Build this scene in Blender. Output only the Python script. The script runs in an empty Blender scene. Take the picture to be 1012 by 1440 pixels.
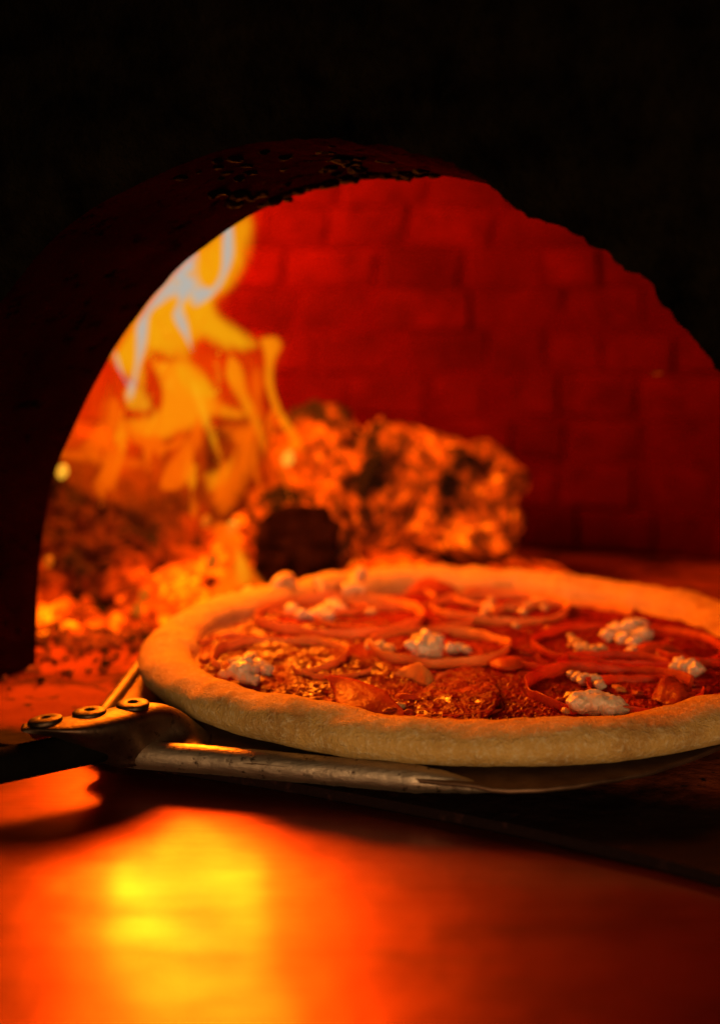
import bpy, bmesh, math, random
import numpy as np
from mathutils import Vector
random.seed(7); rng = np.random.default_rng(7)
S = bpy.context.scene; COL = S.collection

# ------------------------------------------------------------------ camera
FPX, CZ, PITCH = 1750.0, 0.175, math.atan(230/1750.0)      # eye 17.5 cm above the hearth
cam_d = bpy.data.cameras.new('camera'); cam = bpy.data.objects.new('camera', cam_d); COL.objects.link(cam)
cam.location = (0, 0, CZ); cam.rotation_euler = (math.pi/2-PITCH, 0, 0)
cam_d.sensor_fit = 'VERTICAL'; cam_d.sensor_height = 36; cam_d.lens = 36*FPX/1440
cam_d.clip_start = 0.01; cam_d.clip_end = 50
cam_d.dof.use_dof = True; cam_d.dof.focus_distance = 0.518; cam_d.dof.aperture_fstop = 4.0
S.camera = cam
# ------------------------------------------------------------------ world: a dark kitchen
W = bpy.data.worlds.new('World'); S.world = W; W.use_nodes = True
W.node_tree.nodes['Background'].inputs[0].default_value = (1, .75, .5, 1)
W.node_tree.nodes['Background'].inputs[1].default_value = 0.0008
# ------------------------------------------------------------------ lamps
def lamp(name, kind, loc, color, power, size, target=None, **kw):
    d = bpy.data.lights.new(name, kind); d.color = color; d.energy = power
    if kind == 'AREA': d.shape = 'DISK'; d.size = size
    else: d.shadow_soft_size = size
    for k, v in kw.items(): setattr(d, k, v)
    o = bpy.data.objects.new(name, d); COL.objects.link(o); o.location = loc
    if target is not None:
        o.rotation_euler = (Vector(target)-Vector(loc)).to_track_quat('-Z', 'Y').to_euler()
    return o
FIRE = (1.0, .185, .004)
lamp('fire_light', 'POINT', (-.112, .765, .198), FIRE, 4.0, .055)
lamp('fire_light', 'POINT', (-.125, .86, .205), FIRE, 15.0, .055)
lamp('fire_light', 'POINT', (-.10, .90, .335), FIRE, 5.2, .05)
lamp('fire_light', 'POINT', (-.12, .82, .10), FIRE, 1.1, .04)
lamp('ember_light', 'POINT', (-.25, .72, .14), FIRE, 1.5, .05)
lamp('front_fill_spot', 'SPOT', (.10, -.75, .215), (1, .64, .32), 33, .24, target=(.0, .46, .01),
     spot_size=math.radians(46), spot_blend=1.)  # unseen spot added behind the camera, coned to fill the pizza front
# ------------------------------------------------------------------ render settings
S.view_settings.view_transform = 'Standard'; S.view_settings.look = 'None'
S.view_settings.exposure = 0; S.view_settings.gamma = 1
cy = S.cycles
cy.max_bounces = 8; cy.diffuse_bounces = 4; cy.glossy_bounces = 4; cy.transparent_max_bounces = 96; cy.volume_bounces = 0
cy.sample_clamp_indirect = 3; cy.caustics_reflective = False; cy.caustics_refractive = False
cy.use_denoising = True
try: cy.denoiser = 'OPENIMAGEDENOISE'
except Exception: pass

# ------------------------------------------------------------------ helpers
_cp, _sp = math.cos(PITCH), math.sin(PITCH)
def ray(px, py):
    dx, dy = (px-506)/FPX, (720-py)/FPX
    return Vector((dx, _cp+_sp*dy, -_sp+_cp*dy))
EYE = Vector((0, 0, CZ))
def at_z(px, py, z): r = ray(px, py); return EYE + r*((z-CZ)/r.z)
def at_y(px, py, y): r = ray(px, py); return EYE + r*(y/r.y)
def at_plane(px, py, p0, n): r = ray(px, py); return EYE + r*((Vector(p0)-EYE).dot(n)/r.dot(n))

def _hash(ix, iy, iz):
    h = (ix.astype(np.uint32)*np.uint32(374761393) + iy.astype(np.uint32)*np.uint32(668265263) + iz.astype(np.uint32)*np.uint32(2147483647-58))
    h = (h ^ (h >> np.uint32(13)))*np.uint32(1274126177); h = (h ^ (h >> np.uint32(15)))*np.uint32(2246822519)
    h = h ^ (h >> np.uint32(16))
    return h.astype(np.float64)/4294967295.0
def vnoise(p):
    p = np.asarray(p, float); i = np.floor(p).astype(np.int64); f = p-i; f = f*f*f*(f*(f*6-15)+10)
    i = i & 0xffffffff
    out = 0
    for a in (0, 1):
        for b in (0, 1):
            for c in (0, 1):
                w = (f[:, 0] if a else 1-f[:, 0])*(f[:, 1] if b else 1-f[:, 1])*(f[:, 2] if c else 1-f[:, 2])
                out = out + w*_hash((i[:, 0]+a) & 0xffffffff, (i[:, 1]+b) & 0xffffffff, (i[:, 2]+c) & 0xffffffff)
    return out*2-1
def fbm(p, oct=4, lac=2.03, gain=.5):
    p = np.asarray(p, float)+17.3; a, s, t = 1., 0., 0.
    for k in range(oct):
        s = s+a*vnoise(p+k*13.7); t += a; p = p*lac; a *= gain
    return s/t

def link(name, me, parent=None, mat=None):
    o = bpy.data.objects.new(name, me); COL.objects.link(o)
    if parent: o.parent = parent
    if mat and not me.materials: me.materials.append(mat)
    return o
def mesh(name, V, Fc, mat, parent=None, smooth=True, off=None):
    V = np.asarray(V, float)
    if off is not None: V = V-np.asarray(off)
    me = bpy.data.meshes.new(name); me.from_pydata(V.tolist(), [], [list(f) for f in Fc]); me.update()
    if smooth: me.polygons.foreach_set('use_smooth', [True]*len(me.polygons))
    o = link(name, me, parent, mat)
    if off is not None and parent is None: o.location = off
    return o
def grid_faces(nr, nc, wrap=False):
    f = []
    for r in range(nr-1):
        for c in range(nc if wrap else nc-1):
            d = (c+1) % nc
            f.append((r*nc+c, r*nc+d, (r+1)*nc+d, (r+1)*nc+c))
    return f
def tag(o, label=None, cat=None, group=None, kind=None):
    if label: o['label'] = label
    if cat: o['category'] = cat
    if group: o['group'] = group
    if kind: o['kind'] = kind
    return o
def empty(name, loc, label, cat, group=None):
    o = bpy.data.objects.new(name, None); COL.objects.link(o); o.location = loc; o.empty_display_size = .01
    return tag(o, label, cat, group)
def child(name, V, Fc, mat, root, smooth=True):
    return mesh(name, np.asarray(V, float)-np.array(root.location), Fc, mat, root, smooth)
def resample(pts, n):
    P = np.array([list(p) for p in pts], float); d = np.r_[0, np.cumsum(np.linalg.norm(np.diff(P, axis=0), axis=1))]
    t = np.linspace(0, d[-1], n)
    return np.stack([np.interp(t, d, P[:, k]) for k in range(P.shape[1])], 1)
def spline(pts, n):
    """Catmull-Rom through the points, resampled evenly"""
    P = np.array([list(p) for p in pts], float); Q = np.vstack([2*P[0]-P[1], P, 2*P[-1]-P[-2]]); out = []
    for i in range(1, len(Q)-2):
        for t in np.linspace(0, 1, 12, endpoint=False):
            a, b, c, d = Q[i-1], Q[i], Q[i+1], Q[i+2]
            out.append(.5*((2*b)+(c-a)*t+(2*a-5*b+4*c-d)*t*t+(3*b-a-3*c+d)*t**3))
    out.append(P[-1]); return resample(out, n)
def tube(path, rad, n=14, cap=True):
    P = np.asarray(path, float); N = len(P); rad = np.broadcast_to(rad, (N,)); V = []; up = np.array([0, 0, 1.])
    T = np.gradient(P, axis=0); T /= np.linalg.norm(T, axis=1)[:, None]
    for i in range(N):
        s = np.cross(T[i], up); s /= np.linalg.norm(s)+1e-9; b = np.cross(s, T[i])
        for k in range(n):
            a = 2*math.pi*k/n; V.append(P[i]+rad[i]*(math.cos(a)*s+math.sin(a)*b))
    Fc = grid_faces(N, n, True)
    if cap: Fc += [tuple(range(n))[::-1], tuple(range((N-1)*n, N*n))]
    return V, Fc
def ico(sub):
    bm = bmesh.new(); bmesh.ops.create_icosphere(bm, subdivisions=sub, radius=1)
    V = np.array([v.co[:] for v in bm.verts]); Fc = [tuple(v.index for v in f.verts) for f in bm.faces]; bm.free(); return V, Fc
ICO = {k: ico(k) for k in (2, 3, 4, 5)}

# ------------------------------------------------------------------ materials
class N:
    def __init__(s, name):
        s.m = bpy.data.materials.new(name); s.m.use_nodes = True; s.t = s.m.node_tree; s.n = s.t.nodes; s.l = s.t.links
        s.out = s.n['Material Output']; s.b = s.n['Principled BSDF']; s.co = s.n.new('ShaderNodeTexCoord').outputs['Object']
    def set(s, **k):
        for a, v in k.items():
            i = s.b.inputs[a.replace('_', ' ')]
            if isinstance(v, bpy.types.NodeSocket): s.l.new(v, i)
            else: i.default_value = (*v, 1) if isinstance(v, tuple) and len(v) == 3 and i.type == 'RGBA' else v
        return s
    def geo(s): s.co = s.n.new('ShaderNodeNewGeometry').outputs['Position']; return s
    def map(s, scale):
        m = s.n.new('ShaderNodeMapping'); m.inputs['Scale'].default_value = scale; s.l.new(s.co, m.inputs['Vector']); return m.outputs[0]
    def noise(s, scale, detail=4, rough=.55, vec=None, dist=0):
        t = s.n.new('ShaderNodeTexNoise'); t.inputs['Scale'].default_value = scale; t.inputs['Detail'].default_value = detail
        t.inputs['Roughness'].default_value = rough; t.inputs['Distortion'].default_value = dist
        s.l.new(vec or s.co, t.inputs['Vector']); return t.outputs[0]
    def voro(s, scale, feature='F1', vec=None):
        t = s.n.new('ShaderNodeTexVoronoi'); t.inputs['Scale'].default_value = scale; t.feature = feature
        s.l.new(vec or s.co, t.inputs['Vector']); return t.outputs['Distance']
    def ramp(s, fac, stops, interp='LINEAR'):
        r = s.n.new('ShaderNodeValToRGB'); r.color_ramp.interpolation = interp; e = r.color_ramp.elements
        while len(e) < len(stops): e.new(.5)
        for el, (p, c) in zip(e, stops):
            el.position = p; el.color = (*c, 1) if isinstance(c, tuple) else (c, c, c, 1)
        s.l.new(fac, r.inputs[0]); return r.outputs[0]
    def math(s, op, a, b):
        m = s.n.new('ShaderNodeMath'); m.operation = op
        for i, v in enumerate((a, b)):
            if isinstance(v, bpy.types.NodeSocket): s.l.new(v, m.inputs[i])
            else: m.inputs[i].default_value = v
        return m.outputs[0]
    def mix(s, fac, a, b):
        m = s.n.new('ShaderNodeMix'); m.data_type = 'RGBA'
        for i, v in ((0, fac), (6, a), (7, b)):
            if isinstance(v, bpy.types.NodeSocket): s.l.new(v, m.inputs[i])
            else: m.inputs[i].default_value = (*v, 1) if isinstance(v, tuple) else v
        return m.outputs[2]
    def bump(s, h, dist, strength=1.):
        b = s.n.new('ShaderNodeBump'); b.inputs['Distance'].default_value = dist; b.inputs['Strength'].default_value = strength
        s.l.new(h, b.inputs['Height']); s.l.new(b.outputs[0], s.b.inputs['Normal']); return s

def mat_soot(name, a, b, scale=30, rough=.9, bd=.004):
    k = N(name).geo(); n = k.noise(scale, 6, .65)
    k.set(Base_Color=k.ramp(n, [(.3, a), (.7, b)]), Roughness=rough); k.b.inputs['Specular IOR Level'].default_value = .02
    return k.bump(k.noise(scale*3, 6, .7), bd).m
M = {}
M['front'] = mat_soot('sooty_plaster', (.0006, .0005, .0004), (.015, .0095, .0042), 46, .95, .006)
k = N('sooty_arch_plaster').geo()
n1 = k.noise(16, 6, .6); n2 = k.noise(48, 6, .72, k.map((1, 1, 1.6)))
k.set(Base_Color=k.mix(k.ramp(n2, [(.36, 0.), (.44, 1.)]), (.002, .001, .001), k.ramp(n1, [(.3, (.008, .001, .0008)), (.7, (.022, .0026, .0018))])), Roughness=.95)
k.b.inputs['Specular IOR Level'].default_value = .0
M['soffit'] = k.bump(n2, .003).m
k = N('fire_brick').geo(); n1 = k.noise(9, 4); n2 = k.noise(70, 5, .65)
oi = k.n.new('ShaderNodeObjectInfo').outputs['Random']
c1 = k.ramp(oi, [(0, (.058, .0012, .001)), (.4, (.086, .0020, .0014)), (.7, (.072, .0014, .001)), (1, (.093, .0022, .0014))])
k.set(Base_Color=k.mix(k.ramp(k.math('ADD', k.math('MULTIPLY', n1, .5), k.math('MULTIPLY', k.noise(33, 4, .6), .5)), [(.36, .0), (.62, .85)]), c1, (.030, .0006, .0005)), Roughness=.9)
k.b.inputs['Specular IOR Level'].default_value = .15
k.b.inputs['Specular IOR Level'].default_value = .03; M['brick'] = k.bump(k.math('ADD', n2, k.noise(24, 3)), .003).m
M['mortar'] = mat_soot('sooty_mortar', (.05, .001, .0008), (.072, .0016, .001), 40, .95, .003)
k = N('ashy_hearth_stone').geo(); n1 = k.noise(22, 6, .62); n2 = k.noise(95, 4, .6); n3 = k.noise(7, 3)
at = k.n.new('ShaderNodeAttribute'); at.attribute_name = 'lip'   # distance from the front lip: pizza shade painted as dark band, wider right
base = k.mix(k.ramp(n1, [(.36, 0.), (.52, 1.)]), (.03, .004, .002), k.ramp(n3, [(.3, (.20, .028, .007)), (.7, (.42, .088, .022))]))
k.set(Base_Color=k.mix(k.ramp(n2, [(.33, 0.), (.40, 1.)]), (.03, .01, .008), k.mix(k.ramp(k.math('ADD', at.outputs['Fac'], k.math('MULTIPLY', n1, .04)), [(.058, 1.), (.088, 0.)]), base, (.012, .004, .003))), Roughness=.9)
k.b.inputs['Specular IOR Level'].default_value = .1
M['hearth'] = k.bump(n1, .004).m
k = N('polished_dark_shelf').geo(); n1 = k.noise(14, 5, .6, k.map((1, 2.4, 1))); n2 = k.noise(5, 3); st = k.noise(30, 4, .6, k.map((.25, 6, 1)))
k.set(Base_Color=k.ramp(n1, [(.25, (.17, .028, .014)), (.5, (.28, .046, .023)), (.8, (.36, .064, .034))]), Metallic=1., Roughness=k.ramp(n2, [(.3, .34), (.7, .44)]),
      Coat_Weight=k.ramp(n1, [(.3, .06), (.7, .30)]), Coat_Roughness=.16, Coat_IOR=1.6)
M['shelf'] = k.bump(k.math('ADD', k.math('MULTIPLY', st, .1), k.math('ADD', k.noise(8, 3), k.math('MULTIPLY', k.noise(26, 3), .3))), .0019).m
# pizza
k = N('raw_dough').geo(); n1 = k.noise(60, 5, .6); n2 = k.noise(420, 4, .7); n3 = k.noise(1500, 2, .6)
n0 = k.noise(17, 4, .6)
c = k.ramp(k.math('ADD', k.math('MULTIPLY', n1, .55), k.math('MULTIPLY', n0, .45)), [(.32, (.40, .18, .04)), (.47, (.68, .38, .10)), (.62, (.74, .43, .125)), (.8, (.82, .54, .20))])
k.set(Base_Color=k.mix(k.ramp(n2, [(.5, 0.), (.68, .6)]), c, (.90, .70, .40)), Roughness=.7, Subsurface_Weight=.08, Subsurface_Scale=.003)
k.b.inputs['Subsurface Radius'].default_value = (1, .5, .25); k.b.inputs['Specular IOR Level'].default_value = .3
M['dough'] = k.bump(k.math('ADD', n2, k.math('MULTIPLY', n3, .7)), .0013).m
k = N('tomato_sauce').geo(); n1 = k.noise(38, 4, .55); n2 = k.noise(330, 4, .65); n3 = k.voro(520)
c = k.ramp(n1, [(.3, (.14, .003, .001)), (.55, (.26, .008, .001)), (.75, (.40, .022, .002))])
c = k.mix(k.ramp(n2, [(.55, 0.), (.75, .6)]), c, (.46, .05, .003))
k.set(Base_Color=c, Roughness=k.ramp(n1, [(.35, .32), (.65, .55)]), Coat_Weight=k.ramp(n1, [(.38, .65), (.58, .0)]), Coat_Roughness=.10)
k.b.inputs['Specular IOR Level'].default_value = .10
M['sauce'] = k.bump(k.math('ADD', n2, k.math('MULTIPLY', n3, .6)), .0012).m
def mat_onion(name, a, b, trans=.35, rough=.3):
    k = N(name).geo(); n1 = k.noise(90, 4, .6); n2 = k.noise(500, 3, .6)
    c = k.ramp(n1, [(.3, a), (.7, b)]); k.set(Base_Color=c, Roughness=k.ramp(n2, [(.4, rough), (.65, rough+.25)])); k.bump(n2, .0006); k.b.inputs['Specular IOR Level'].default_value = .22
    tr = k.n.new('ShaderNodeBsdfTranslucent'); k.l.new(c, tr.inputs[0]); mx = k.n.new('ShaderNodeMixShader'); mx.inputs[0].default_value = trans
    k.l.new(k.b.outputs[0], mx.inputs[1]); k.l.new(tr.outputs[0], mx.inputs[2]); k.l.new(mx.outputs[0], k.out.inputs[0]); return k.m
M['onion'] = mat_onion('onion_flesh', (.80, .28, .045), (.94, .44, .10))
M['redonion'] = mat_onion('red_onion_skin', (.66, .06, .010), (.84, .17, .025), .5, .22)
M['tomato'] = mat_onion('thin_red_slice', (.36, .03, .008), (.52, .09, .02), .3, .25)
k = N('soft_cheese').geo(); n1 = k.noise(150, 4, .55); n2 = k.noise(700, 3, .6)
k.set(Base_Color=k.ramp(n1, [(.3, (.68, .52, .31)), (.7, (.82, .67, .46))]), Roughness=.34, Subsurface_Weight=.35, Subsurface_Scale=.004)
k.b.inputs['Subsurface Radius'].default_value = (1, .7, .4)
M['cheese'] = k.bump(k.math('ADD', n1, k.math('MULTIPLY', n2, .3)), .0008).m
k = N('yellowed_cheese').geo(); n1 = k.noise(150, 4, .55)
k.set(Base_Color=k.ramp(n1, [(.3, (.60, .36, .13)), (.7, (.78, .56, .26))]), Roughness=.38, Subsurface_Weight=.25, Subsurface_Scale=.003)
M['curl'] = k.bump(n1, .0008).m
# steel
k = N('scratched_steel').geo(); n1 = k.noise(55, 5, .65); n2 = k.noise(240, 4, .7); st = k.noise(120, 4, .6, k.map((.5, 6, 6)))
k.set(Base_Color=k.mix(k.ramp(n2, [(.33, 0.), (.42, 1.)]), (.10, .06, .04), k.ramp(n1, [(.3, (.44, .32, .21)), (.7, (.68, .53, .38))])),
      Metallic=1., Roughness=k.ramp(n1, [(.3, .55), (.7, .42)]))
M['steel'] = k.bump(k.math('ADD', st, n2), .00025).m
k = N('heat_stained_steel').geo(); n1 = k.noise(55, 5, .65); n2 = k.noise(240, 4, .7)
k.set(Base_Color=k.mix(k.ramp(n2, [(.33, 0.), (.42, 1.)]), (.06, .035, .02), k.ramp(n1, [(.3, (.09, .05, .03)), (.7, (.20, .13, .085))])), Metallic=1., Roughness=.46); M['bracket'] = k.bump(n2, .0003).m
k = N('scorched_blade_steel').geo(); n1 = k.noise(45, 5, .65)
k.set(Base_Color=k.ramp(n1, [(.3, (.12, .06, .035)), (.7, (.30, .17, .10))]), Metallic=1., Roughness=.6); M['blade'] = k.bump(n1, .0003).m
k = N('scorched_rivet_steel').geo(); n1 = k.noise(260, 4, .65)
k.set(Base_Color=k.ramp(n1, [(.35, (.035, .02, .013)), (.7, (.17, .105, .065))]), Metallic=1., Roughness=.5); M['rivet'] = k.bump(n1, .0004).m
M['handle'] = mat_soot('blackened_handle', (.002, .0015, .0012), (.006, .0045, .0035), 60, .9, .0008)
# fire
def mat_char(name, ash, char_hi, glow, thr, strength, scale=26):
    k = N(name).geo(); n1 = k.noise(scale, 6, .62, dist=.4); n2 = k.noise(scale*3.1, 5, .65); v = k.voro(scale*1.5, 'DISTANCE_TO_EDGE')
    col = k.mix(k.ramp(n1, [(.42, 0.), (.56, 1.)]), (.010, .006, .005), k.ramp(n2, [(.3, char_hi), (.7, ash)]))
    k.set(Base_Color=col, Roughness=.92); k.b.inputs['Specular IOR Level'].default_value = .1
    g = k.math('MULTIPLY', k.ramp(n2, [(thr, 0.), (thr+.2, 1.)]), k.ramp(n1, [(.40, 0.), (.6, 1.)]))
    n0 = k.noise(scale*.34, 3, .5); void = k.ramp(n0, [(.36, .02), (.48, 1.)])
    g = k.math('ADD', g, k.math('MULTIPLY', k.ramp(v, [(0., 1.), (.10, 0.)]), k.ramp(n1, [(.45, 0.), (.7, .8)])))
    g = k.math('MULTIPLY', g, void)
    k.set(Emission_Color=k.ramp(g, [(0., glow), (.55, (1, .065, .0005)), (1., (1, .15, .001))]), Emission_Strength=k.math('MULTIPLY', g, strength))
    return k.bump(k.math('ADD', n1, n2), .008).m
M['log_dark'] = mat_char('charred_log', (.05, .014, .005), (.010, .003, .002), (.8, .04, .001), .56, .8, 30)
M['log_ash'] = mat_char('ash_covered_log', (.32, .13, .018), (.12, .034, .005), (.9, .05, .0005), .47, 1.6, 27)
M['ember'] = mat_char('glowing_embers', (.09, .026, .008), (.008, .002, .001), (.9, .03, .0003), .39, 3.2, 15)
M['ash'] = mat_char('scattered_ash', (.42, .14, .04), (.15, .035, .012), (.9, .05, .001), .55, .3, 40)
M['arch_soot'] = mat_soot('arch_soot', (.0008, .0005, .0004), (.004, .0010, .0007), 70, .95, .004)
M['coal_black'] = mat_soot('coal_black', (.001, .0008, .0006), (.07, .022, .009), 60, .9, .010)
def mat_hot(name, col, s):
    k = N(name); k.set(Base_Color=(.02, .005, .002), Emission_Color=col, Emission_Strength=s); return k.m
M['hot'] = mat_hot('white_hot_coal', (1, .48, .03), .9)
M['warm'] = mat_hot('orange_hot_coal', (1, .16, .002), .45)
def mat_flame(name, src, sigma):
    """burning gas: even emission and absorption; deep flame tends to the colour src"""
    m = bpy.data.materials.new(name); m.use_nodes = True; t = m.node_tree; t.nodes.remove(t.nodes['Principled BSDF'])
    e = t.nodes.new('ShaderNodeEmission'); e.inputs[0].default_value = (*src, 1); e.inputs[1].default_value = sigma
    a = t.nodes.new('ShaderNodeVolumeAbsorption'); a.inputs[0].default_value = (0, 0, 0, 1); a.inputs[1].default_value = sigma
    s = t.nodes.new('ShaderNodeAddShader'); t.links.new(e.outputs[0], s.inputs[0]); t.links.new(a.outputs[0], s.inputs[1])
    t.links.new(s.outputs[0], t.nodes['Material Output'].inputs['Volume']); return m
FL = dict(veil=mat_flame('thin_orange_flame', (1., .07, .0003), 7.), orange=mat_flame('orange_flame', (.95, .125, .0008), 55),
          amber=mat_flame('amber_flame', (.98, .25, .002), 72), yellow=mat_flame('yellow_flame', (.90, .35, .003), 60), hot=mat_flame('hot_yellow_flame', (1., .45, .008), 40),
          core=mat_flame('pale_flame_core', (.47, .44, .39), 240))

# ================================================================== THE OVEN
YAW = math.radians(20)
AX = Vector((math.sin(YAW), math.cos(YAW), 0))              # into the oven
UX = Vector((math.cos(YAW), -math.sin(YAW), 0))
FOOT = at_z(50, 936, 0)
THICK = .115
FRONT0 = FOOT - AX*THICK
rear_px = [(51, 870), (55, 795), (64, 725), (80, 655), (118, 570), (160, 490), (200, 435), (250, 378), (300, 338), (350, 304), (400, 280), (450, 262), (505, 250), (560, 246), (620, 247), (700, 262), (790, 292), (900, 345), (1000, 415), (1090, 500), (1160, 600), (1210, 720), (1235, 850)]
front_px = [(-150, 770), (-140, 690), (-105, 590), (-60, 500), (0, 425), (60, 352), (120, 300), (180, 266), (250, 233), (330, 206), (400, 198), (480, 198), (540, 205), (590, 216), (650, 238), (700, 270), (740, 305), (785, 320), (830, 346), (900, 398), (960, 466), (1012, 527), (1080, 615), (1140, 720), (1180, 830), (1205, 960)]
rear = [at_plane(x, y, FOOT, AX) for x, y in rear_px]; front = [at_plane(x, y, FRONT0, AX) for x, y in front_px]
rear = [FOOT.copy()] + rear; rl = rear[-1].copy(); rl.z = 0; rl += UX*.01; rear.append(rl)
fl = front[0].copy(); fl.z = 0; front = [fl-UX*.004]+front; fr = front[-1].copy(); fr.z = 0; front.append(fr+UX*.008)
NA = 420
rear = spline(rear, NA); front = spline(front, NA)
t = np.linspace(0, 1, NA)
U3, A3 = np.array(UX), np.array(AX)
cen = np.array([float(np.mean(front[:, 0])), float(np.mean(front[:, 1])), 0.])
cen = np.array(FRONT0)+U3*float(np.dot((front[0]+front[-1])/2-np.array(FRONT0), U3)); cen[2] = .02
def radial(P, c):
    d = P-c; return d/np.linalg.norm(d, axis=1)[:, None]
rag = np.clip((t-.47)/.06, 0, 1)
jit = fbm(front*75, 4)*.0014*rag + fbm(front*260, 3)*.0017*rag + fbm(front*40, 3)*.0008
front = front + radial(front, cen)*(jit+np.abs(fbm(front*22+5, 2))*.0015*rag)[:, None]
front[:, 2] = np.maximum(front[:, 2], 0)
rear = rear + radial(rear, cen+A3*THICK)*(fbm(rear*60, 3)*.0007)[:, None]; rear[:, 2] = np.maximum(rear[:, 2], 0)
oven = empty('pizza_oven', (float(FOOT.x)+.2, .9, 0), 'sooty wood fired oven with a black arched mouth and a dome of red brick', 'oven')
# outer face
rows = [0, .003, .007, .013, .021, .032, .046, .064, .09, .13, .19, .28, .42, .62, .9, 1.3]
V = []
R = radial(front, cen)
for r in rows:
    P = front+R*r
    amp = .004*min(1, r/.02) if r < .5 else .003
    P = P + A3*((fbm(P*24, 4)*amp*1.5 + fbm(P*90, 3)*amp*.5 - min(r, .02)*.25)[:, None])
    P[:, 2] = np.maximum(P[:, 2], -.001)
    V.append(P)
child('front_wall', np.vstack(V), grid_faces(len(rows), NA), M['front'], oven)
V = []
for q in np.linspace(0, 1, 22):
    P = front*(1-q)+rear*q
    w = math.sin(math.pi*q)
    P = P + radial(P, cen+A3*THICK*q)*((fbm(P*38, 4)*.0035*w)[:, None]); P[:, 2] = np.maximum(P[:, 2], 0); V.append(P)
child('arch_soffit', np.vstack(V), grid_faces(22, NA), M['soffit'], oven)
VV, FF, n_ = [], [], 0; V0, F0 = ICO[2]; rs = np.random.default_rng(31)
for _ in range(90):
    i_ = int(rs.integers(int(NA*.40), int(NA*.52))); q = rs.uniform(.1, 1.) if rs.random() < .6 else rs.uniform(.92, 1.0)
    p = front[i_]*(1-q)+rear[i_]*q; w = rs.uniform(.0009, .0034)
    V = V0*np.array([w*1.7, w*1.7, w*.7]); V = V+V0*(fbm(V0*1.7+rs.uniform(0, 60), 3)*w*.9)[:, None]
    VV.append(V+p); FF += [tuple(k_+n_ for k_ in f) for f in F0]; n_ += len(V)
o = child('soot_crust', np.vstack(VV), FF, M['arch_soot'], oven); o['kind'] = 'stuff'
Rr = radial(rear, cen+A3*THICK)
V = np.vstack([rear+Rr*r+A3*(.0005) for r in (0, .02, .1, .4, .9)]); V[:, 2] = np.maximum(V[:, 2], 0)
child('inner_wall', V, grid_faces(5, NA), M['mortar'], oven)
# dome
DC = Vector((.055, .655, 0)); DR = .425; ZW = .13; ZD = .30
prof = [(DR, z) for z in np.linspace(0, ZW, 12, endpoint=False)] + [(DR*math.cos(a)**.9, ZW+ZD*math.sin(a)) for a in np.linspace(0, math.pi/2-.02, 60)]
prof = resample(prof, 80)
na = 96; V = []; ang = np.linspace(-math.radians(172), math.radians(172), na)
for (r, z) in prof:
    for a in ang: V.append((DC.x+(r+.006)*math.sin(a), DC.y+(r+.006)*math.cos(a), z))
V = np.array(V); V = V + (fbm(V*30, 3)*.002)[:, None]
dd = (V-np.array(FOOT))@A3
V = V - np.outer(np.minimum(dd-.002, 0), A3)               # cut off flat at the front wall
dome = child('brick_dome', V, [f for f in grid_faces(len(prof), na) if dd[list(f)].max() > .004], M['mortar'], oven)
# bricks of the dome, each its own object
def brick_mesh(i, L, H, D=.02):
    r = random.Random(100+i); bm = bmesh.new(); bmesh.ops.create_cube(bm, size=1)
    for v in bm.verts: v.co = Vector((v.co.x*L, v.co.y*D, v.co.z*H))+Vector([r.uniform(-.0021, .0021) for _ in range(3)])
    bmesh.ops.bevel(bm, geom=list(bm.edges), offset=.002, segments=1, affect='EDGES', profile=.6)
    me = bpy.data.meshes.new('brick'); bm.to_mesh(me); bm.free(); me.materials.append(M['brick']); return me
BL, BH, J = .0640, .0372, .0013
bricks = [brick_mesh(i, BL, BH) for i in range(6)]
parc = np.r_[0, np.cumsum(np.linalg.norm(np.diff(prof, axis=0), axis=1))]
root_off = Vector(oven.location)+Vector(dome.location)
s = BH/2+.001; course = 0; nb = 0
while s < .44 and nb < 290:
    r = float(np.interp(s, parc, prof[:, 0])); z = float(np.interp(s, parc, prof[:, 1]))
    r2 = float(np.interp(s+.004, parc, prof[:, 0])); z2 = float(np.interp(s+.004, parc, prof[:, 1]))
    lean = math.atan2(r-r2, z2-z)
    step = (BL+J)/r; a = -math.radians(78)+step*random.random()
    while a < math.radians(62):
        wd = random.choice((.72, .9, 1, 1, 1.05, 1.22)); a += step*(wd-1)/2
        o = bpy.data.objects.new('brick', random.choice(bricks)); COL.objects.link(o); o.parent = dome
        rr = r+.0142+random.uniform(-.0018, .0014)
        o.location = Vector((DC.x+rr*math.sin(a), DC.y+rr*math.cos(a), z))-root_off
        o.rotation_euler = (lean*1.0+random.gauss(0, .04), random.gauss(0, .035), -a+random.gauss(0, .04))
        o.scale = (wd, 1, random.uniform(.9, 1.0))
        a += step*(1+wd)/2; nb += 1
    s += BH+J; course += 1

# hearth floor: one sheet from the curved front edge to behind the dome
edge_px = [(-900, 960), (-350, 1000), (0, 1042), (140, 1057), (300, 1080), (450, 1104), (700, 1151), (850, 1185), (1012, 1226), (1400, 1345), (2200, 1640)]
EDGE = spline([at_z(x, y, 0) for x, y in edge_px], 260)
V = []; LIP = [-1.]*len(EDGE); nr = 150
for i in range(nr):
    q = (i/(nr-1))**1.5; P = EDGE + np.outer(np.ones(len(EDGE)), A3)*(q*.98)
    P[:, 2] = fbm(P*26, 4)*.0024*min(1, q*30)*1.0 + fbm(P*110, 3)*.0009*min(1, q*40)-.0012
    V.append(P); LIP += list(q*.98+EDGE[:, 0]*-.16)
drop = EDGE.copy(); drop[:, 2] = -.03
V = np.vstack([drop]+V)
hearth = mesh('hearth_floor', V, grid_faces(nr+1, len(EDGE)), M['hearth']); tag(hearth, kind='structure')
at = hearth.data.attributes.new('lip', 'FLOAT', 'POINT'); at.data.foreach_set('value', LIP)
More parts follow.
